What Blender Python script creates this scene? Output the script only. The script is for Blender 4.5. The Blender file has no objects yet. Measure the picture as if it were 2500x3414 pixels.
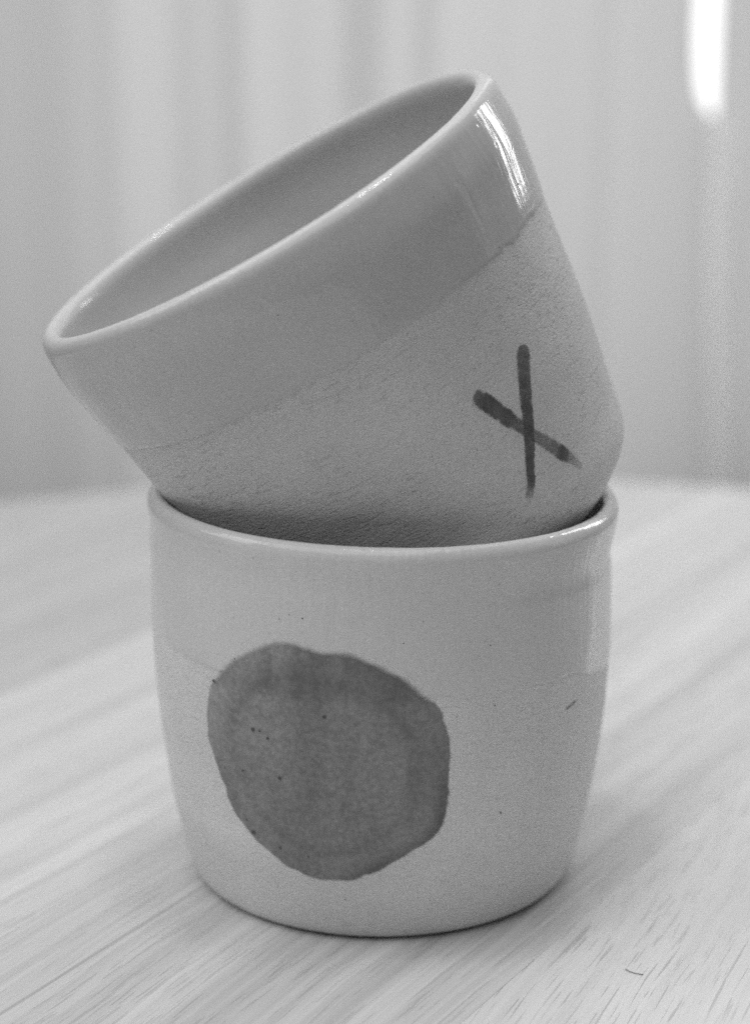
import bpy, math, random
from math import sin, cos, pi, sqrt, atan2, exp
from mathutils import Vector, Matrix, noise

random.seed(7)
S = bpy.context.scene

# ------------------------------------------------------------------ camera
cam_d = bpy.data.cameras.new("camera")
cam = bpy.data.objects.new("camera", cam_d)
S.collection.objects.link(cam)
cam.location = (-0.00124, -0.35979, 0.16341)
cam.rotation_euler = (pi / 2 - 0.25822, 0, 0)
cam_d.sensor_fit = 'VERTICAL'
cam_d.sensor_width = cam_d.sensor_height = 24.0
cam_d.lens = 24.0 * 4483.9 / 2256.0
cam_d.clip_start = 0.01
cam_d.clip_end = 50
cam_d.dof.use_dof = True
cam_d.dof.focus_distance = 0.338
cam_d.dof.aperture_fstop = 6.0
S.camera = cam

# ------------------------------------------------------------------ light
S.view_settings.view_transform = 'Standard'
S.view_settings.look = 'None'
S.view_settings.exposure = 0
S.view_settings.gamma = 1
W = bpy.data.worlds.new("World")
S.world = W
W.use_nodes = True
W.node_tree.nodes["Background"].inputs[0].default_value = (1, 1, 1, 1)
W.node_tree.nodes["Background"].inputs[1].default_value = 0.05

def area(name, loc, target, sx, sy, power):
    d = bpy.data.lights.new(name, 'AREA')
    d.shape = 'RECTANGLE'
    d.size, d.size_y = sx, sy
    d.energy = power
    o = bpy.data.objects.new(name, d)
    S.collection.objects.link(o)
    o.location = loc
    o.rotation_euler = (Vector(target) - Vector(loc)).to_track_quat('-Z', 'Y').to_euler()
    return o

area("window_light", (0.66, 0.54, 0.47), (0, 0, 0.08), 0.15, 0.50, 2.3)
area("side_window", (1.15, 0.05, 0.35), (0, 0, 0.08), 0.10, 0.6, 0.14)
area("ceiling_back", (-0.2, 0.40, 1.15), (-0.05, 0.1, 0.0), 1.6, 0.6, 5.2)
area("ceiling_wide", (-0.48, -0.65, 1.3), (-0.48, -0.65, 0.0), 2.0, 1.8, 18.0)
area("ceiling_lamp", (-0.15, -0.05, 1.4), (0, 0, 0.05), 0.12, 0.12, 2.5)
area("left_high", (-1.1, -0.1, 0.85), (0, 0, 0.05), 0.7, 0.7, 3.8)

S.cycles.max_bounces = 8
S.cycles.use_denoising = False

# ------------------------------------------------------------------ node helper
class NT:
    def __init__(s, name):
        s.m = bpy.data.materials.new(name)
        s.m.use_nodes = True
        s.t = s.m.node_tree
        s.t.nodes.clear()
        s.out = s.n('ShaderNodeOutputMaterial')
    def n(s, typ, ins=None, **kw):
        nd = s.t.nodes.new(typ)
        for k, v in kw.items():
            setattr(nd, k, v)
        for k, v in (ins or {}).items():
            s.set(nd.inputs[k], v)
        return nd
    def set(s, sock, v):
        if isinstance(v, bpy.types.NodeSocket):
            s.t.links.new(v, sock)
        elif sock.type == 'RGBA' and isinstance(v, (int, float)):
            sock.default_value = (v, v, v, 1)
        else:
            sock.default_value = v
    def math(s, op, a, b=0.0, c=0.0, clamp=False):
        nd = s.n('ShaderNodeMath', {0: a, 1: b, 2: c}, operation=op)
        nd.use_clamp = clamp
        return nd.outputs[0]
    def remap(s, v, a, b, c=0.0, d=1.0, smooth=True):
        nd = s.n('ShaderNodeMapRange', {0: v, 1: a, 2: b, 3: c, 4: d})
        nd.interpolation_type = 'SMOOTHSTEP' if smooth else 'LINEAR'
        return nd.outputs[0]
    def noise(s, vec, scale, detail=3.0, rough=0.5, dist=0.0):
        return s.n('ShaderNodeTexNoise', {'Vector': vec, 'Scale': scale, 'Detail': detail,
                                          'Roughness': rough, 'Distortion': dist}).outputs[0]
    def scale(s, vec, xyz, loc=(0, 0, 0)):
        return s.n('ShaderNodeMapping', {'Vector': vec, 'Scale': xyz, 'Location': loc}).outputs[0]
    def sep(s, vec):
        return s.n('ShaderNodeSeparateXYZ', {0: vec}).outputs
    def mix(s, f, a, b):
        nd = s.n('ShaderNodeMix', data_type='FLOAT')
        for i, v in ((0, f), (2, a), (3, b)):
            s.set(nd.inputs[i], v)
        return nd.outputs[0]
    def bump(s, h, dist, strength=1.0, normal=None):
        ins = {'Height': h, 'Distance': dist, 'Strength': strength}
        if normal is not None:
            ins['Normal'] = normal
        return s.n('ShaderNodeBump', ins).outputs[0]
    def coord(s, which):
        return s.n('ShaderNodeTexCoord').outputs[which]
    def bsdf(s, col, rough, spec=0.5, normal=None, **kw):
        ins = {'Base Color': col, 'Roughness': rough, 'Specular IOR Level': spec}
        if normal is not None:
            ins['Normal'] = normal
        ins.update(kw)
        return s.n('ShaderNodeBsdfPrincipled', ins).outputs[0]
    def finish(s, sh):
        s.t.links.new(sh, s.out.inputs['Surface'])
        return s.m

# ------------------------------------------------------------------ materials
def mat_clay(name, base, rough_zone):
    """bare matt clay: uv = (theta*r, z) in metres; turning marks run along u"""
    t = NT(name)
    uv = t.coord('UV')
    ob = t.coord('Object')
    marks = t.noise(t.scale(uv, (520, 1900, 1)), 1.0, 4, 0.65, 0.6)
    patch = t.remap(t.noise(t.scale(uv, (55, 75, 1)), 1.0, 2), 0.36, 0.62)
    drag = t.noise(t.scale(uv, (330, 1250, 1), (0.3, 0.7, 0)), 1.0, 3, 0.6, 0.5)
    pits = t.remap(drag, 0.335, 0.42, 1.0, 0.0)
    pits = t.math('MULTIPLY', pits, t.math('MULTIPLY_ADD', patch, 0.9, 0.1))
    grit = t.noise(ob, 1900, 4, 0.65)
    lump = t.noise(ob, 95, 2, 0.5)
    rings = t.noise(t.scale(uv, (6, 420, 1)), 1.0, 2, 0.5)
    h = t.math('MULTIPLY_ADD', grit, 0.75, t.math('MULTIPLY', pits, -0.6 * rough_zone))
    h = t.math('ADD', h, t.math('MULTIPLY', marks, 0.45 * rough_zone))
    h = t.math('ADD', h, t.math('MULTIPLY', lump, 1.5))
    h = t.math('ADD', h, t.math('MULTIPLY', rings, 0.35))
    nrm = t.bump(h, 0.00038, 0.8)
    tone = t.remap(t.noise(ob, 38, 3), 0.3, 0.7, 0.95, 1.05)
    fine = t.remap(grit, 0.3, 0.7, 0.95, 1.04)
    spk = t.n('ShaderNodeTexVoronoi', {'Vector': ob, 'Scale': 330.0}).outputs['Distance']
    dark = t.remap(spk, 0.04, 0.09, 0.82, 1.0)
    col = t.math('MULTIPLY', t.math('MULTIPLY', tone, fine), t.math('MULTIPLY', dark, base))
    col = t.math('MULTIPLY', col, t.math('MULTIPLY_ADD', pits, -0.04 * rough_zone, 1.0))
    return t.finish(t.bsdf(col, 0.62, 0.35, nrm))

def mat_glaze(name, base):
    t = NT(name)
    uv = t.coord('UV')
    ob = t.coord('Object')
    sag = t.noise(t.scale(uv, (230, 42, 1)), 1.0, 3, 0.55, 0.6)
    soft = t.noise(ob, 60, 2, 0.4)
    pin = t.n('ShaderNodeTexVoronoi', {'Vector': ob, 'Scale': 260.0}).outputs['Distance']
    pin = t.remap(pin, 0.05, 0.16, 0.0, 1.0)
    rings = t.noise(t.scale(uv, (5, 300, 1)), 1.0, 2, 0.5)
    run = t.noise(t.scale(uv, (700, 75, 1)), 1.0, 2, 0.5, 0.8)
    h = t.math('ADD', t.math('MULTIPLY', sag, 1.2), t.math('MULTIPLY', soft, 1.6))
    h = t.math('ADD', h, t.math('MULTIPLY', run, 0.32))
    h = t.math('ADD', h, t.math('MULTIPLY', pin, 0.24))
    h = t.math('ADD', h, t.math('MULTIPLY', rings, 0.22))
    nrm = t.bump(h, 0.00035, 0.55)
    tone = t.remap(t.noise(ob, 30, 3), 0.3, 0.7, 0.95, 1.05)
    spk = t.n('ShaderNodeTexVoronoi', {'Vector': ob, 'Scale': 190.0}).outputs['Distance']
    dark = t.remap(spk, 0.03, 0.065, 0.74, 1.0)
    fine = t.remap(t.noise(ob, 1500, 3, 0.6), 0.3, 0.7, 0.965, 1.035)
    col = t.math('MULTIPLY', t.math('MULTIPLY', tone, fine), t.math('MULTIPLY', dark, base))
    return t.finish(t.bsdf(col, 0.15, 0.42, nrm))

def soft_paint(t, col, rough, spec, alpha, nrm=None):
    sh = t.bsdf(col, rough, spec, nrm)
    tr = t.n('ShaderNodeBsdfTransparent').outputs[0]
    mx = t.n('ShaderNodeMixShader', {0: alpha, 1: tr, 2: sh})
    return t.finish(mx.outputs[0])

def mat_dot():
    """uv = (angle/2pi, rho); object z is height on the cup"""
    t = NT("dot_paint")
    ob = t.coord('Object')
    rho = t.sep(t.coord('UV'))[1]
    x, y, z = t.sep(ob)[0], t.sep(ob)[1], t.sep(ob)[2]
    warp = t.noise(t.scale(ob, (260, 260, 420)), 1.0, 3)
    # above the glaze line the slip is under glaze: darker and streaky
    zl = t.math('ADD', z, t.math('MULTIPLY_ADD', t.noise(ob, 210, 3), 0.006, -0.003))
    under = t.remap(zl, 0.0458, 0.0480)
    streak = t.noise(t.scale(ob, (230, 230, 45)), 1.0, 3)
    mott = t.noise(ob, 950, 5, 0.75)
    cloud = t.noise(ob, 85, 3)
    edge = t.remap(rho, 0.84, 0.985, 0.0, 1.0)
    low_right = t.remap(t.math('SUBTRACT', t.math('MULTIPLY', x, 0.75), t.math('MULTIPLY', t.math('SUBTRACT', z, 0.034), 0.7)), 0.004, 0.016)
    up_left = t.remap(t.math('SUBTRACT', t.math('MULTIPLY', t.math('SUBTRACT', z, 0.034), 0.6), t.math('MULTIPLY', x, 0.8)), 0.018, 0.030)
    c = t.math('MULTIPLY', t.remap(mott, 0.3, 0.7, 0.78, 1.2), t.remap(cloud, 0.3, 0.7, 0.95, 1.05))
    vert = t.noise(t.scale(ob, (110, 110, 22), (3, 1, 2)), 1.0, 3)
    c = t.math('MULTIPLY', c, t.remap(vert, 0.32, 0.68, 0.84, 1.12))
    c = t.math('MULTIPLY', c, t.mix(under, 1.0, t.remap(streak, 0.35, 0.65, 0.62, 0.86)))
    c = t.math('MULTIPLY', c, t.mix(t.math('MULTIPLY', edge, low_right), 1.0, 0.55))
    c = t.math('MULTIPLY', c, t.mix(t.math('MULTIPLY', t.remap(rho, 0.72, 0.95), up_left), 1.0, 1.35))
    band = t.math('MULTIPLY', t.remap(rho, 0.62, 0.72), t.remap(rho, 0.80, 0.72))
    c = t.math('MULTIPLY', c, t.mix(t.math('MULTIPLY', band, t.math('SUBTRACT', 1.0, low_right)), 1.0, 0.86))
    c = t.math('MULTIPLY', c, 0.26)
    soft = t.mix(under, 0.035, 0.075)
    r2 = t.math('ADD', rho, t.math('MULTIPLY_ADD', warp, 0.055, -0.0275))
    lo = t.math('SUBTRACT', 0.985, soft)
    nd = t.n('ShaderNodeMapRange', {0: r2, 1: 0.985, 2: lo, 3: 0.0, 4: 1.0})
    nd.interpolation_type = 'SMOOTHSTEP'
    rough = t.mix(under, 0.62, 0.22)
    nrm = t.bump(t.noise(ob, 1900, 4, 0.65), 0.00012, 0.6)
    return soft_paint(t, c, rough, t.mix(under, 0.3, 0.5), nd.outputs[0], nrm)

def mat_stroke(name, stops):
    """uv = (along 0..1, across -1..1); stops = (along, darkness) of the brush load"""
    t = NT(name)
    uvs = t.sep(t.coord('UV'))
    ob = t.coord('Object')
    u, v = uvs[0], t.math('ABSOLUTE', t.math('MULTIPLY_ADD', uvs[1], 2.0, -1.0))
    rp = t.n('ShaderNodeValToRGB', {0: t.math('ADD', u, t.math('MULTIPLY_ADD', t.noise(ob, 500, 2), 0.05, -0.025))})
    el = rp.color_ramp.elements
    while len(el) > 1:
        el.remove(el[0])
    el[0].position = stops[0][0]
    el[0].color = (stops[0][1],) * 3 + (1,)
    for p, d in stops[1:]:
        e = el.new(p)
        e.color = (d, d, d, 1)
    load = t.n('ShaderNodeRGBToBW', {0: rp.outputs[0]}).outputs[0]
    grain = t.noise(ob, 900, 4, 0.7)
    edge = t.remap(t.math('ADD', v, t.math('MULTIPLY_ADD', grain, 0.7, -0.35)), 1.02, 0.66)
    a = t.math('MULTIPLY', edge, t.math('MULTIPLY', load, t.remap(grain, 0.25, 0.7, 1.10, 0.66)), clamp=True)
    col = t.math('MULTIPLY', t.remap(t.noise(ob, 300, 3), 0.3, 0.7, 0.8, 1.25), 0.115)
    return soft_paint(t, col, 0.6, 0.3, a)

def mat_wood(name, base, pore, streak, seed, stops):
    """object x runs along the grain, object y across it (metres)"""
    t = NT(name)
    ob = t.scale(t.coord('Object'), (1, 1, 1), (seed * 1.37, 0, seed * 0.71))
    raw = t.sep(t.coord('Object'))
    wob = t.math('MULTIPLY_ADD', t.noise(t.scale(ob, (9, 12, 1)), 1.0, 2), 0.012, -0.006)
    yw = t.math('ADD', raw[1], wob)
    cv = t.n('ShaderNodeCombineXYZ', {0: t.math('ADD', raw[0], seed * 1.37), 1: yw, 2: seed * 0.71}).outputs[0]
    wide = t.noise(t.scale(cv, (3.0, 130, 1)), 1.0, 3, 0.6)
    fine = t.noise(t.scale(cv, (7.0, 640, 1)), 1.0, 4, 0.65)
    hair = t.noise(t.scale(cv, (22.0, 2100, 1)), 1.0, 2, 0.6)
    pz = t.n('ShaderNodeCombineXYZ', {0: t.math('ADD', raw[0], seed * 2.1), 1: t.math('MULTIPLY_ADD', wob, 0.6, raw[1]), 2: seed}).outputs[0]
    p1 = t.noise(t.scale(pz, (72, 1850, 1)), 1.0, 1.5, 0.5)
    p2 = t.noise(t.scale(pz, (55, 1050, 1), (0.4, 0.3, 2.0)), 1.0, 1.5, 0.5)
    zone = t.remap(t.noise(t.scale(cv, (13, 60, 1)), 1.0, 2), 0.32, 0.55, 0.2, 1.0)
    pores = t.math('ADD', t.remap(p1, 0.615, 0.69), t.remap(p2, 0.64, 0.70), clamp=True)
    pores = t.math('MULTIPLY', pores, zone)
    c = t.math('MULTIPLY', t.remap(wide, 0.3, 0.7, 1 - 0.12 * streak, 1 + 0.09 * streak),
               t.remap(fine, 0.3, 0.7, 1 - 0.085 * streak, 1 + 0.065 * streak))
    c = t.math('MULTIPLY', c, t.remap(hair, 0.3, 0.7, 0.965, 1.03))
    c = t.math('MULTIPLY', c, t.math('MULTIPLY_ADD', pores, -pore, 1.0))
    # single growth bands: (offset across the board, half width, factor)
    for off, wdt, fac in stops:
        d = t.math('ABSOLUTE', t.math('SUBTRACT', t.math('MULTIPLY_ADD', wob, 0.12, raw[1]), off))
        k = t.remap(d, wdt, wdt * 0.25)
        k = t.math('MULTIPLY', k, t.remap(t.noise(t.scale(cv, (16, 30, 1), (off * 50, 0, 0)), 1.0, 2), 0.30, 0.55, 0.35, 1.0))
        c = t.math('MULTIPLY', c, t.mix(k, 1.0, fac))
    c = t.math('MULTIPLY', c, base)
    h = t.math('ADD', t.math('MULTIPLY', pores, -1.0), t.math('MULTIPLY', fine, 0.35))
    h = t.math('ADD', h, t.math('MULTIPLY', hair, 0.25))
    nrm = t.bump(h, 0.00010, 0.6)
    return t.finish(t.bsdf(c, t.remap(fine, 0.3, 0.7, 0.33, 0.42), 0.5, nrm))

def mat_plain(name, col, rough, spec=0.3):
    t = NT(name)
    n = t.remap(t.noise(t.coord('Object'), 14, 3), 0.3, 0.7, 0.97, 1.03)
    return t.finish(t.bsdf(t.math('MULTIPLY', n, col), rough, spec))

def mat_curtain(name, col, trans):
    t = NT(name)
    ob = t.coord('Object')
    weave = t.remap(t.noise(t.scale(ob, (900, 900, 900)), 1.0, 2), 0.3, 0.7, 0.96, 1.03)
    c = t.math('MULTIPLY', weave, col)
    d = t.n('ShaderNodeBsdfDiffuse', {0: c, 1: 0.5}).outputs[0]
    tr = t.n('ShaderNodeBsdfTranslucent', {0: c}).outputs[0]
    return t.finish(t.n('ShaderNodeMixShader', {0: trans, 1: d, 2: tr}).outputs[0])

def mat_emit(name, strength):
    t = NT(name)
    e = t.n('ShaderNodeEmission', {0: 1.0, 1: strength}).outputs[0]
    return t.finish(e)

# ------------------------------------------------------------------ object helpers
def mesh_obj(name, verts, faces, mat, parent=None, uvs=None, smooth=True):
    me = bpy.data.meshes.new(name)
    me.from_pydata([tuple(v) for v in verts], [], faces)
    if uvs is not None:
        lay = me.uv_layers.new(name="UVMap")
        k = 0
        for f, fu in zip(faces, uvs):
            for q in fu:
                lay.data[k].uv = q
                k += 1
    me.materials.append(mat)
    if smooth:
        me.polygons.foreach_set("use_smooth", [True] * len(me.polygons))
    me.update()
    o = bpy.data.objects.new(name, me)
    S.collection.objects.link(o)
    if parent:
        o.parent = parent
    return o

def thing(name, label, cat, mat4=None, group=None):
    o = bpy.data.objects.new(name, None)
    o.empty_display_size = 0.02
    S.collection.objects.link(o)
    if mat4 is not None:
        o.matrix_world = mat4
    o["label"] = label
    o["category"] = cat
    if group:
        o["group"] = group
    return o

def spline(xs, ys):
    n = len(xs)
    h = [xs[i + 1] - xs[i] for i in range(n - 1)]
    a = [0.0] * n; b = [1.0] * n; c = [0.0] * n; d = [0.0] * n
    for i in range(1, n - 1):
        a[i], b[i], c[i] = h[i - 1], 2 * (h[i - 1] + h[i]), h[i]
        d[i] = 6 * ((ys[i + 1] - ys[i]) / h[i] - (ys[i] - ys[i - 1]) / h[i - 1])
    for i in range(1, n):
        w = a[i] / b[i - 1]
        b[i] -= w * c[i - 1]
        d[i] -= w * d[i - 1]
    M = [0.0] * n
    M[-1] = d[-1] / b[-1]
    for i in range(n - 2, -1, -1):
        M[i] = (d[i] - c[i] * M[i + 1]) / b[i]
    def f(x):
        x = min(max(x, xs[0]), xs[-1])
        i = 0
        while i < n - 2 and x > xs[i + 1]:
            i += 1
        t = x - xs[i]; u = xs[i + 1] - x
        return (M[i] * u ** 3 + M[i + 1] * t ** 3) / (6 * h[i]) + (ys[i] / h[i] - M[i] * h[i] / 6) * u + (ys[i + 1] / h[i] - M[i + 1] * h[i] / 6) * t
    return f

def smooth01(a, b, x):
    t = min(max((x - a) / (b - a), 0.0), 1.0)
    return t * t * (3 - 2 * t)

class Cup:
    """a thrown cup: outer wall, rounded lip, inner wall and floor as one profile"""
    NT_ = 288
    def __init__(s, rfun, H, lip, wall, foot, warp, deep=1.0):
        s.deep = deep
        s.r, s.H, s.lip, s.warp = rfun, H, lip, warp
        P = [(0.0, 0.0), (0.012, 0.0), (s.r(0.0) - foot - 0.001, 0.0)]
        for k in range(1, 7):
            a = k / 6 * pi / 2
            z = foot * (1 - cos(a))
            P.append((s.r(z) - foot * (1 - sin(a)), z))
        hl = lip / 2
        hz = hl * 1.55
        n = 110
        z0, z1 = foot, H - hz
        for k in range(1, n + 1):
            z = z0 + (z1 - z0) * k / n
            P.append((s.r(z), z))
        s.k_top = len(P) - 1
        cx = s.r(z1) - hl
        for k in range(1, 15):
            a = pi * k / 15
            P.append((cx + hl * cos(a), z1 + hz * sin(a)))
        fl = 0.0065
        for k in range(0, 61):
            z = z1 + (fl + 0.004 - z1) * k / 60
            tk = lip + (wall - lip) * smooth01(0, 0.03, z1 - z)
            P.append((s.r(z) - tk, z))
        rc = P[-1][0]
        for k in range(1, 9):
            a = k / 8 * pi / 2
            P.append((rc - 0.006 * (1 - cos(a)), fl + 0.004 * (1 - sin(a))))
        P.append((0.012, fl)); P.append((0.0, fl))
        s.P = P
        s.N = []
        for i in range(len(P)):
            a, b = P[max(i - 1, 0)], P[min(i + 1, len(P) - 1)]
            dx, dz = b[0] - a[0], b[1] - a[1]
            L = sqrt(dx * dx + dz * dz) or 1
            s.N.append((dz / L, -dx / L))
        s.A = [0.0]
        for i in range(1, len(P)):
            s.A.append(s.A[-1] + sqrt((P[i][0] - P[i - 1][0]) ** 2 + (P[i][1] - P[i - 1][1]) ** 2))
    def arc_of_outer_z(s, z):
        for i in range(8, s.k_top):
            if s.P[i + 1][1] >= z:
                f = (z - s.P[i][1]) / (s.P[i + 1][1] - s.P[i][1])
                return s.A[i] + f * (s.A[i + 1] - s.A[i])
        return s.A[s.k_top]
    def at(s, arc, hint=[0]):
        A = s.A
        lo, hi = 0, len(A) - 1
        while hi - lo > 1:
            m = (lo + hi) // 2
            if A[m] <= arc: lo = m
            else: hi = m
        f = (arc - A[lo]) / max(A[hi] - A[lo], 1e-12)
        p = [s.P[lo][k] + f * (s.P[hi][k] - s.P[lo][k]) for k in (0, 1)]
        n = [s.N[lo][k] + f * (s.N[hi][k] - s.N[lo][k]) for k in (0, 1)]
        return p, n
    def place(s, r, z, th):
        dr, dz = s.warp(th, z)
        r2 = r + dr if r > 0.02 else r
        return (r2 * cos(th), r2 * sin(th) * s.deep, z + dz)
    def outer(s, th, z, off):
        p, n = s.at(s.arc_of_outer_z(z))
        return s.place(p[0] + n[0] * off, p[1] + n[1] * off, th)
    def body(s, name, mat, parent):
        V, F, U = [], [], []
        m, n = s.NT_, len(s.P)
        for (r, z) in s.P:
            for j in range(m):
                V.append(s.place(r, z, 2 * pi * j / m + pi / 2))
        for i in range(n - 1):
            for j in range(m):
                q = (j + 1) % m
                F.append((i * m + j, i * m + q, (i + 1) * m + q, (i + 1) * m + j))
                u0, u1 = 2 * pi * j / m * 0.042, 2 * pi * (j + 1) / m * 0.042
                v0, v1 = s.A[i], s.A[i + 1]
                U.append(((u0, v0), (u1, v0), (u1, v1), (u0, v1)))
        return mesh_obj(name, V, F, mat, parent, U)
    def glaze(s, name, mat, parent, zfun, thick):
        V, F, U = [], [], []
        m = 480
        end = s.A[-1]
        fr = [0, .0002, .0005, .0009, .0014, .002, .003]
        M = 170
        arcs = []
        for j in range(m):
            th = 2 * pi * j / m + pi / 2
            a0 = s.arc_of_outer_z(zfun(th))
            row = [a0 + x for x in fr] + [a0 + .003 + (end - a0 - .003) * k / M for k in range(1, M + 1)]
            arcs.append(row)
        n = len(arcs[0])
        for i in range(n):
            for j in range(m):
                th = 2 * pi * j / m + pi / 2
                a = arcs[j][i]
                p, nn = s.at(a)
                o = -0.00006 + (thick + 0.00006) * smooth01(-0.0001, 0.0007, a - arcs[j][0]) if i < len(fr) else thick
                if p[0] < 0.001:
                    nn = (0, 1)
                V.append(s.place(max(p[0] + nn[0] * o, 0), p[1] + nn[1] * o, th))
        for i in range(n - 1):
            for j in range(m):
                q = (j + 1) % m
                F.append((i * m + j, i * m + q, (i + 1) * m + q, (i + 1) * m + j))
                u0, u1 = 2 * pi * j / m * 0.042, 2 * pi * (j + 1) / m * 0.042
                U.append(((u0, arcs[j][i]), (u1, arcs[q][i]), (u1, arcs[q][i + 1]), (u0, arcs[j][i + 1])))
        return mesh_obj(name, V, F, mat, parent, U)

def catmull(pts, t):
    """closed curve through pts, t in 0..1"""
    n = len(pts)
    x = t * n
    i = int(x) % n
    f = x - int(x)
    p0, p1, p2, p3 = pts[i - 1], pts[i], pts[(i + 1) % n], pts[(i + 2) % n]
    return tuple(0.5 * (2 * b + (c - a) * f + (2 * a - 5 * b + 4 * c - d) * f * f + (3 * b - a - 3 * c + d) * f ** 3)
                 for a, b, c, d in zip(p0, p1, p2, p3))

def specks(cup, spots, off, mat, parent):
    V, F = [], []
    for th, z, rad in spots:
        k0 = len(V)
        n = 8
        st = random.uniform(0.8, 1.4)
        V.append(cup.outer(th, z, off + 0.00004))
        for k in range(n):
            a = 2 * pi * k / n
            rr = rad * random.uniform(0.75, 1.25)
            V.append(cup.outer(th + rr * st * cos(a) / 0.042, z + rr * sin(a), off))
        for k in range(n):
            F.append((k0, k0 + 1 + k, k0 + 1 + (k + 1) % n))
    o = mesh_obj("iron_specks", V, F, mat, parent)
    o["kind"] = "stuff"
    return o

def stroke(cup, pts, mat, parent, px):
    """pts: (theta, z, width) along the stroke"""
    P = [(0.042 * th, z, w * px) for th, z, w in pts]
    def ev(t):
        n = len(P) - 1
        x = min(t * n, n - 1e-6)
        i = int(x); f = x - i
        p0, p1, p2, p3 = P[max(i - 1, 0)], P[i], P[i + 1], P[min(i + 2, n)]
        return [0.5 * (2 * b + (c - a) * f + (2 * a - 5 * b + 4 * c - d) * f * f + (3 * b - a - 3 * c + d) * f ** 3)
                for a, b, c, d in zip(p0, p1, p2, p3)]
    V, F, U = [], [], []
    L, A = 180, 10
    d0 = (P[0][0] - P[1][0], P[0][1] - P[1][1])
    l0 = sqrt(d0[0] ** 2 + d0[1] ** 2)
    uu = []
    for i in range(L + 1):
        t = i / L
        c = ev(t); e = ev(min(t + .01, 1)); b = ev(max(t - .01, 0))
        dx, dz = e[0] - b[0], e[1] - b[1]
        q = sqrt(dx * dx + dz * dz)
        nx, nz = -dz / q, dx / q
        w = c[2] / 2 * 1.38
        cap = min(1, t / 0.055)
        w *= sqrt(max(0.03, 1 - (1 - cap) ** 2))
        capb = min(1, (1 - t) / 0.03)
        w *= sqrt(max(0.03, 1 - (1 - capb) ** 2))
        w += 0.00006 * noise.noise(Vector((t * 14, px * 3e4, len(pts))))
        for k in range(A + 1):
            s_ = (k / A - 0.5) * 2
            V.append(cup.outer((c[0] + nx * w * s_) / 0.042, c[1] + nz * w * s_, 0.00012))
            uu.append((t, k / A))
    for i in range(L):
        for k in range(A):
            f = (i * (A + 1) + k, i * (A + 1) + k + 1, (i + 1) * (A + 1) + k + 1, (i + 1) * (A + 1) + k)
            F.append(f)
            U.append([uu[v] for v in f])
    return mesh_obj("brush_stroke", V, F, mat, parent, U)

# ------------------------------------------------------------------ background: wall, window, curtains
M_wall = mat_plain("wall_paint", 0.80, 0.8)
M_frame = mat_plain("window_paint", 0.75, 0.4)
M_pane = mat_emit("daylight_pane", 1.6)
M_curt = mat_curtain("sheer_cloth", 0.68, 0.42)
M_selv = mat_curtain("selvedge_cloth", 0.80, 0.55)
M_curt2 = mat_curtain("second_sheer_cloth", 0.64, 0.40)

def box(V, F, x0, x1, y0, y1, z0, z1):
    k = len(V)
    V += [(x, y, z) for z in (z0, z1) for y in (y0, y1) for x in (x0, x1)]
    F += [tuple(k + i for i in f) for f in ((0, 2, 3, 1), (4, 5, 7, 6), (0, 1, 5, 4), (2, 6, 7, 3), (0, 4, 6, 2), (1, 3, 7, 5))]

WX0, WX1, WZ0, WZ1 = -0.25, 0.50, -0.10, 1.0
V, F = [], []
box(V, F, -0.9, WX0, 0.70, 0.78, -0.55, 1.2)
box(V, F, WX1, 1.2, 0.70, 0.78, -0.55, 1.2)
box(V, F, WX0, WX1, 0.70, 0.78, -0.55, WZ0)
box(V, F, WX0, WX1, 0.70, 0.78, WZ1, 1.2)
wall = mesh_obj("wall", V, F, M_wall, smooth=False)
wall["kind"] = "structure"

win = thing("window", "bright daylit window glimpsed through the narrow gap between the curtains", "window",
            Matrix.Translation((0, 0.76, WZ0)))
V, F = [], []
h = WZ1 - WZ0
box(V, F, WX0 + .001, WX0 + .04, -0.03, 0.01, 0.04, h - .04)
box(V, F, WX1 - .04, WX1 - .001, -0.03, 0.01, 0.04, h - .04)
box(V, F, WX0 + .001, WX1 - .001, -0.03, 0.01, h - .04, h - .001)
box(V, F, WX0 + .001, WX1 - .001, -0.03, 0.01, 0.001, 0.012)
mesh_obj("window_frame", V, F, M_frame, win, smooth=False)
V, F = [], []
box(V, F, WX0 + .04, WX1 - .04, -0.004, 0.0, 0.012, h - .04)
mesh_obj("window_pane", V, F, M_pane, win, smooth=False)

def curtain(name, label, x_left, x_right, y0, folds, mat, z0=-0.55, z1=0.95, nx=260, nz=40):
    root = thing(name, label, "curtain", Matrix.Translation((0, y0, z0)))
    V, F = [], []
    for i in range(nz + 1):
        z = z0 + (z1 - z0) * i / nz
        for j in range(nx + 1):
            u = j / nx
            xl, xr = x_left(z), x_right(z)
            x = xl + (xr - xl) * u
            y = sum(a * exp(-((x - c - sl * z) / w) ** 2) for c, w, a, sl in folds)
            y += 0.003 * sin(x * 41 + 0.6) + 0.004 * noise.noise(Vector((x * 6, z * 0.5, 3.3)))
            if name == "sheer_curtain":
                y += 0.006 * smooth01(xr - 0.011, xr + 0.004, x)     # edge curls back towards the window
            else:
                y += 0.02 * exp(-(x - xl) / 0.018)
            V.append((x, y, z - z0))
    for i in range(nz):
        for j in range(nx):
            a = i * (nx + 1) + j
            F.append((a, a + 1, a + nx + 2, a + nx + 1))
    mesh_obj("curtain_cloth", V, F, mat, root)
    if name == "sheer_curtain":        # single-layer selvedge along the free edge, below the gap
        V, F = [], []
        n2 = 40
        for i in range(n2 + 1):
            z = z0 + (0.100 - z0) * i / n2
            e = x_right(z)
            for k in range(5):
                V.append((e - 0.002 + 0.0115 * k / 4, 0.0085 + 0.001 * sin(pi * k / 4), z - z0))
        for i in range(n2):
            for k in range(4):
                a = i * 5 + k
                F.append((a, a + 1, a + 6, a + 5))
        mesh_obj("curtain_selvedge", V, F, M_selv, root)
    return root

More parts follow.
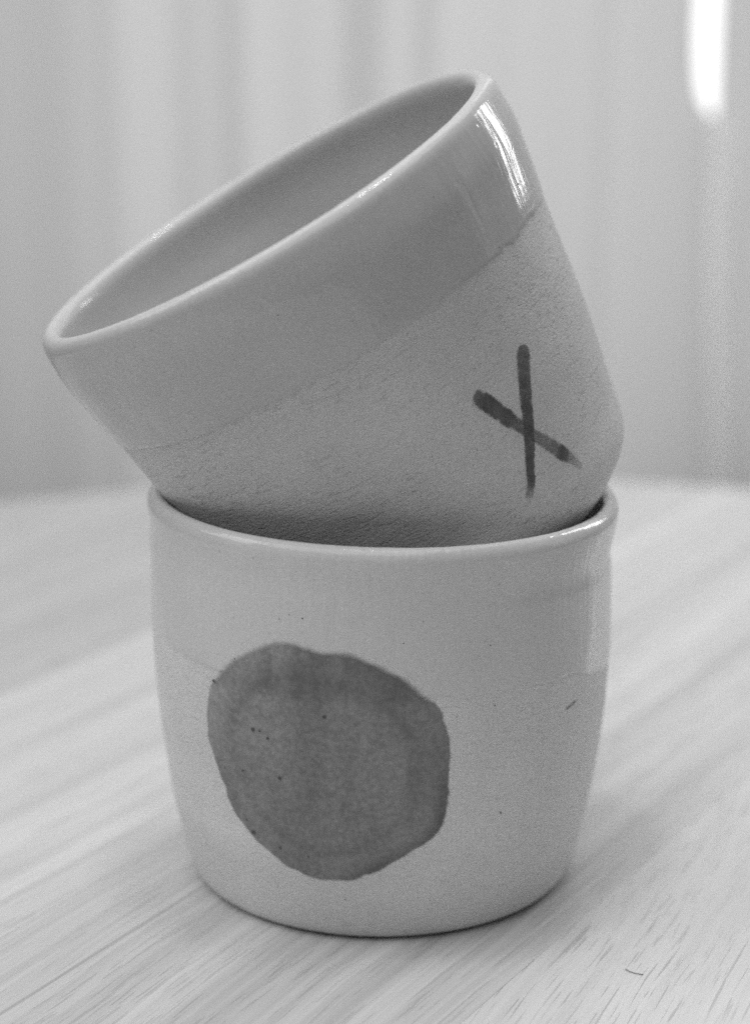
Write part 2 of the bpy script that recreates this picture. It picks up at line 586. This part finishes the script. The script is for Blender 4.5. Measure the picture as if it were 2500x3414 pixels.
curtain("sheer_curtain", "pale sheer curtain hanging in soft vertical folds across the background behind both cups",
        lambda z: -0.75,
        lambda z: 0.1468 - 0.09 * smooth01(0.18, 0.95, z) + 0.0022 * smooth01(0.14, 0.10, z) + 0.0065 * smooth01(0.113, 0.096, z) + 0.006 * smooth01(0.06, -0.08, z),  # upper edge drawn aside out of view, shaped to brighten the table's right side
        0.60,
        [(-0.060, 0.010, 0.007, 0.0), (-0.017, 0.007, -0.0065, 0.0), (0.030, 0.010, 0.007, 0.0), (0.075, 0.010, -0.0045, 0.0),
         (-0.12, 0.010, 0.004, 0.0), (-0.165, 0.010, -0.001, 0.0), (0.11, 0.009, 0.006, 0.0), (-0.095, 0.008, -0.005, 0.0), (-0.14, 0.009, 0.0015, 0.0), (0.003, 0.008, 0.005, 0.0), (0.053, 0.007, -0.004, 0.0)], M_curt, nz=150)
curtain("side_curtain", "greyer narrow curtain at the far right edge beside the bright gap",
        lambda z: 0.1622 + 0.10 * smooth01(0.18, 0.95, z) + 0.004 * smooth01(0.10, -0.08, z), lambda z: 0.62, 0.615,  # edge also opens the unseen upper gap, for the bright reflection on the table
        [(0.19, 0.01, 0.01, 0.0), (0.24, 0.015, -0.012, 0.0)], M_curt2)

# ------------------------------------------------------------------ round table of glued boards
TX, TY, TR, TT = 0.021, -0.016, 0.32, 0.020
table = thing("round_table", "round pale wooden table of glued boards under the stacked cups", "table",
              Matrix.Translation((TX, TY, -TT)))
ANG = math.radians(58.5)
gx, gy = cos(ANG), sin(ANG)
nxv, nyv = sin(ANG), -cos(ANG)      # s = n . p
sc = TX * nxv + TY * nyv
bounds = [-0.0393 + 0.0833 * k for k in range(-4, 6)]
bands = {
    2: [(-0.150, 0.006, 0.94), (-0.132, 0.004, 1.05)],
    3: [(-0.0516, 0.0030, 1.17), (-0.0445, 0.0034, 1.10), (-0.0570, 0.0030, 0.93), (-0.068, 0.0035, 1.06), (-0.075, 0.0040, 0.92), (-0.088, 0.004, 1.06), (-0.097, 0.0050, 0.91), (-0.112, 0.005, 0.94)],
    4: [(-0.0212, 0.0006, 0.70), (-0.0290, 0.0014, 0.88), (-0.035, 0.003, 0.95), (-0.0120, 0.0014, 0.90), (-0.005, 0.003, 1.07), (0.0035, 0.0018, 0.88), (0.0125, 0.0016, 0.86), (0.0200, 0.0020, 1.10), (0.0260, 0.0013, 0.84), (0.0345, 0.0016, 0.87)],
    5: [(0.052, 0.004, 0.96), (0.075, 0.006, 0.95), (0.098, 0.005, 0.95)],
}
wood = {
    3: dict(base=0.535, pore=0.10, streak=0.5, seed=3.1),
    4: dict(base=0.55, pore=0.16, streak=0.8, seed=9.4),
    5: dict(base=0.62, pore=0.30, streak=0.30, seed=5.2),
}
turn = {5: math.radians(66.0)}
for k in range(len(bounds) - 1):
    s0, s1 = bounds[k] - sc, bounds[k + 1] - sc      # relative to the table centre
    s0c, s1c = max(s0, -TR + 1e-4), min(s1, TR - 1e-4)
    if s1c - s0c < 0.004:
        continue
    w = wood.get(k, dict(base=0.56 if k > 5 else 0.44, pore=0.2, streak=0.45, seed=1.7 * k))
    mat = mat_wood("wood_board", stops=[(bounds[k] - o, a, b if (b < 0.75 or b > 1.15) else 1 + (b - 1) * 0.6) for o, a, b in bands.get(k, [])], **w)
    def outline(inset):
        g = 0.00002 + inset
        R = TR - inset
        a, b = s0c + (g if s0 > -TR else inset), s1c - (g if s1 < TR else inset)
        pts = []
        n = 26
        for i in range(n + 1):
            q = a + (b - a) * i / n
            q = min(max(q, -R + 1e-6), R - 1e-6)
            pts.append((q, sqrt(R * R - q * q)))
        for i in range(n, -1, -1):
            q = a + (b - a) * i / n
            q = min(max(q, -R + 1e-6), R - 1e-6)
            pts.append((q, -sqrt(R * R - q * q)))
        return pts
    ga = turn.get(k, ANG)
    org = ((s0) * nxv, (s0) * nyv)                    # board origin on its left seam
    c, s_ = cos(-ga), sin(-ga)
    V, F = [], []
    layers = [(0.00006, TT), (0.0, TT - 0.00006), (0.0, 0.0)]
    npt = None
    for inset, z in layers:
        ol = outline(inset)
        npt = len(ol)
        for (q, l) in ol:
            x, y = q * nxv + l * gx - org[0], q * nyv + l * gy - org[1]
            V.append((c * x - s_ * y, s_ * x + c * y, z))
    F.append(tuple(range(npt))[::-1])
    for L in range(2):
        for i in range(npt):
            j = (i + 1) % npt
            F.append((L * npt + i, L * npt + j, (L + 1) * npt + j, (L + 1) * npt + i))
    F.append(tuple(2 * npt + i for i in range(npt)))
    bo = mesh_obj("board", V, F, mat, table, smooth=False)
    bo.location = (org[0], org[1], 0)
    bo.rotation_euler = (0, 0, ga)

# ------------------------------------------------------------------ lower cup
M_clay_lo = mat_clay("bare_clay_lower", 0.735, 0.5)
M_clay_up = mat_clay("bare_clay_upper", 0.64, 1.0)
M_glaze_lo = mat_glaze("clear_glaze_lower", 0.645)
M_glaze_up = mat_glaze("clear_glaze_upper", 0.545)
M_dot = mat_dot()
M_speck = mat_plain("iron_speck", 0.09, 0.5)

HL = 0.0728
zk = [0.0, 0.0041, 0.0082, 0.0164, 0.0247, 0.0329, 0.0411, 0.0493, 0.0576, 0.0640, 0.0680, 0.0705, 0.0735]
rk = [.0351, .0365, .0376, .0393, .0405, .0414, .0419, .0420, .04175, .0417, .0418, .0420, .0420]
rlow = spline(zk, rk)
def warp_lo(th, z):
    x = cos(th)
    dz = (-0.023 * 0.041 * x + 0.0005 * max(-sin(th), 0)) * smooth01(0.015, HL, z)
    dr = 0.0007 * max(x, 0) * smooth01(0.063, 0.070, z)
    dr += (0.0016 * sin(th) ** 2 + 0.0004 * max(-x, 0)) * smooth01(0.02, 0.068, z) + 0.00012 * sin(3 * th + 0.7) * smooth01(0.01, 0.06, z) + 0.00010 * noise.noise(Vector((cos(th) * 1.6, sin(th) * 1.6, z * 150)))
    dr += -0.00032 * exp(-((z - (HL - 0.0078 - 0.002 * x)) / 0.0022) ** 2) * (0.35 + 0.65 * smooth01(-0.2, 0.8, x))
    return dr, dz
lower = Cup(rlow, HL, 0.0029, 0.0036, 0.0024, warp_lo)
cup1 = thing("ceramic_cup", "upright pale ceramic cup with a dark painted dot, standing on the table", "cup",
             Matrix.Translation((0, 0, 0.0001)), "stacked handmade cups")
lower.body("cup_body", M_clay_lo, cup1)
def zg_lo(th):
    x = cos(th)
    return 0.0474 - 0.028 * 0.042 * x - 0.0035 * smooth01(0.75, 0.97, x) + 0.0005 * noise.noise(Vector((cos(th) * 7, sin(th) * 7, 1.0))) + 0.0003 * noise.noise(Vector((cos(th) * 30, sin(th) * 30, 2.0)))
g = lower.glaze("glaze_coat", M_glaze_lo, cup1, zg_lo, 0.00020)

DOT = [(-2.3645, 40.71), (-2.3392, 44.19), (-2.2973, 46.99), (-2.2409, 49.87), (-2.1614, 52.65), (-2.0461, 55.19), (-1.9398, 56.46), (-1.8746, 56.09), (-1.8115, 55.5), (-1.7408, 55.67), (-1.6627, 54.99), (-1.5767, 53.55), (-1.4909, 51.45), (-1.4038, 48.24), (-1.3595, 46.21), (-1.3276, 43.78), (-1.3037, 40.17), (-1.2922, 36.93), (-1.2938, 33.31), (-1.2942, 29.2), (-1.2999, 25.9), (-1.3161, 23.45), (-1.3612, 21.09), (-1.426, 19.17), (-1.5101, 17.17), (-1.5858, 15.24), (-1.6728, 13.58), (-1.752, 12.64), (-1.8323, 12.48), (-1.9135, 12.99), (-1.9956, 14.17), (-2.0676, 15.98), (-2.1424, 17.87), (-2.2182, 20.51), (-2.272, 23.12), (-2.3032, 27.0), (-2.3376, 30.38), (-2.3612, 33.42), (-2.3752, 36.95)]
def dot_off(th, z):
    zg = zg_lo(th)
    return 0.00010 + 0.00022 * smooth01(zg - 0.0010, zg + 0.0004, z)
V, F, U, uu = [], [], [], []
NR, NA = 36, 200
cth, cz = -1.83, 34.0
V.append(lower.outer(cth, cz / 1000, dot_off(cth, cz / 1000)))
uu.append((0, 0))
for i in range(1, NR + 1):
    rho = i / NR
    for j in range(NA):
        a, b = catmull(DOT, j / NA)
        k = 1.02 * rho
        th, z = cth + (a - cth) * k, (cz + (b - cz) * k) / 1000
        V.append(lower.outer(th, z, dot_off(th, z)))
        uu.append((j / NA, rho))
for j in range(NA):
    f = (0, 1 + j, 1 + (j + 1) % NA)
    F.append(f); U.append([uu[v] for v in f])
for i in range(NR - 1):
    for j in range(NA):
        q = (j + 1) % NA
        f = (1 + i * NA + j, 1 + (i + 1) * NA + j, 1 + (i + 1) * NA + q, 1 + i * NA + q)
        F.append(f); U.append([uu[v] for v in f])
dot = mesh_obj("painted_dot", V, F, M_dot, cup1, U)

spots_lo = [(-2.1089, .0396, .00045), (-2.0771, .0396, .00017), (-2.0406, .0386, .00027), (-1.796, .0439, .00024), (-2.0014, .0315, .00031),
            (-2.1815, .0313, .00018), (-2.2834, .0308, .00018), (-2.1599, .0198, .00041), (-2.189, .0219, .00018), (-2.0259, .0179, .00022),
            (-1.8953, .0171, .00021), (-2.3016, .0464, .00028), (-1.7393, .0091, .00014), (-1.7336, .0488, .00013), (-2.183, .0515, .00013),
            (-1.2795, .0438, .00011), (-1.1165, .0449, .00012), (-1.047, .0242, .00017), (-1.4926, .0571, .00011), (-1.8777, .0605, .00012), (-1.1432, .0557, .0001)]
for _ in range(42):
    spots_lo.append((random.uniform(-2.9, -0.2), random.uniform(0.006, 0.068), random.uniform(0.00003, 0.00008)))
specks(lower, spots_lo, 0.00026, M_speck, cup1)
t = NT("graphite_mark")
M_mark = soft_paint(t, 0.10, 0.6, 0.2, t.remap(t.noise(t.coord('Object'), 1200, 3), 0.35, 0.6, 0.35, 0.85))
V, F = [], []
for i in range(13):
    u = i / 12
    w = 0.00028 * sin(pi * min(max(u, .06), .94)) * (0.6 + 0.6 * u)
    th, z = -0.728 + 0.096 * u, 0.0402 + 0.0010 * u
    V += [lower.outer(th, z - w, 0.00012), lower.outer(th, z + w, 0.00012)]
F = [(2 * i, 2 * i + 2, 2 * i + 3, 2 * i + 1) for i in range(12)]
mesh_obj("scratch_mark", V, F, M_mark, cup1)

# ------------------------------------------------------------------ upper cup, tipped into the lower one
HU = 0.072866
DZ = HU - 0.0736
kz = [0, 4.5, 11.04, 22.08, 33.12, 44.16, 53.36, 60.72, 65.87, 69.37, 71.67, 72.866]
kr = [44.9, 45.3, 45.0, 43.4, 42.0, 40.7, 39.0, 37.7, 36.55, 34.2, 31.6, 30.2]
rup = spline([(72.866 - z) / 1000 for z in kz[::-1]], [r / 1000 for r in kr[::-1]])
def warp_up(th, z):
    dz = 0.00025 * sin(2 * th + 0.4) * smooth01(0.03, HU, z)
    dr = 0.00012 * sin(3 * th + 2.0) * smooth01(0.02, 0.06, z) + 0.00010 * noise.noise(Vector((cos(th) * 1.6, sin(th) * 1.6, z * 150 + 9)))
    dr += 0.00018 * exp(-((z - (HU - 0.0085)) / 0.0035) ** 2)
    return dr, dz
upper = Cup(rup, HU, 0.0036, 0.0038, 0.0006, warp_up, 0.945)
UPM = Matrix(((0.86583267, -0.04742253, -0.49808120, -0.02113968 + 0.49808120 * HU),
              (0.0, 0.99549807, -0.09478180, -0.00436936 + 0.09478180 * HU),
              (0.50033367, 0.08206518, 0.86193476, 0.12487985 - 0.86193476 * HU),
              (0, 0, 0, 1)))
FAR = 1.0056                     # seat the upper cup a little further back in the mouth
UPM = Matrix.Translation(cam.location) @ Matrix.Scale(FAR, 4) @ Matrix.Translation(-cam.location) @ UPM
cup2 = thing("ceramic_cup", "tilted pale ceramic cup with a dark painted cross, tipped into the lower cup's mouth", "cup",
             UPM, "stacked handmade cups")
upper.body("cup_body", M_clay_up, cup2)
def zg_up(th):
    return 0.0514 + DZ + 0.0007 * noise.noise(Vector((cos(th) * 6, sin(th) * 6, 5.0))) + 0.0005 * noise.noise(Vector((cos(th) * 24, sin(th) * 24, 6.0))) + 0.0003 * noise.noise(Vector((cos(th) * 70, sin(th) * 70, 6.0)))
upper.glaze("glaze_coat", M_glaze_up, cup2, zg_up, 0.00022)
SA = [(-0.832, 36.65, 60), (-0.8464, 35.46, 85), (-0.8842, 33.0, 85), (-0.9283, 29.42, 82), (-0.9585, 26.39, 75), (-0.9867, 23.59, 70), (-1.0225, 20.64, 62), (-1.0546, 18.2, 56), (-1.0734, 16.37, 54), (-1.0964, 14.98, 52), (-1.1262, 13.59, 50)]
SB = [(-1.1426, 35.03, 66), (-1.1212, 33.84, 82), (-1.0832, 30.83, 85), (-1.0443, 27.63, 78), (-1.0152, 25.52, 65), (-0.9615, 22.09, 65), (-0.9153, 19.21, 75), (-0.872, 16.58, 80), (-0.8495, 15.33, 70), (-0.8198, 13.58, 56), (-0.7909, 11.35, 34)]
PX = 0.345 / (4484.0 * 2500 / 1652 * 1.8356)
stroke(upper, [(a, b / 1000 + DZ, c) for a, b, c in SA],
       mat_stroke("cross_paint_long", [(0, .80), (.25, .82), (.40, .95), (.62, 1.0), (.80, 1.0), (.86, .8), (.93, .45), (1, .12)]), cup2, PX)
stroke(upper, [(a, b / 1000 + DZ, c) for a, b, c in SB],
       mat_stroke("cross_paint_short", [(0, .70), (.07, .75), (.10, 1.0), (.28, .95), (.36, .75), (.50, .55), (.66, .62), (.70, .95), (.80, .95), (.84, .42), (1, .22)]), cup2, PX)
spots_up = []
for _ in range(60):
    spots_up.append((random.uniform(-2.9, -0.2), random.uniform(0.012, 0.066), random.uniform(0.00003, 0.00009)))
specks(upper, spots_up, 0.00026, M_speck, cup2)

# ------------------------------------------------------------------ loose fibre on the table
M_fib = mat_plain("grey_fibre", 0.22, 0.5)
pts = [(0.0412, -0.0454), (0.0418, -0.0463), (0.0425, -0.0469), (0.0433, -0.04725), (0.0440, -0.0474)]
V, F = [], []
for i, (x, y) in enumerate(pts):
    a, b = pts[max(i - 1, 0)], pts[min(i + 1, 4)]
    d = Vector((b[0] - a[0], b[1] - a[1], 0)).normalized()
    n = Vector((-d.y, d.x, 0))
    for k in range(6):
        an = 2 * pi * k / 6
        p = Vector((x, y, 0.00012 + 0.00004 * i * (4 - i) / 4)) + n * 0.00007 * cos(an) + Vector((0, 0, 0.00007 * sin(an)))
        V.append(p - Vector((0.0425, -0.0469, 0)))
for i in range(4):
    for k in range(6):
        q = (k + 1) % 6
        F.append((i * 6 + k, i * 6 + q, i * 6 + 6 + q, i * 6 + 6 + k))
F += [tuple(range(6))[::-1], tuple(24 + k for k in range(6))]
fib = mesh_obj("loose_fibre", V, F, M_fib)
fib.location = (0.0425, -0.0469, 0)
fib["label"] = "tiny dark curved fibre lying on the table right of the cups"
fib["category"] = "fibre"
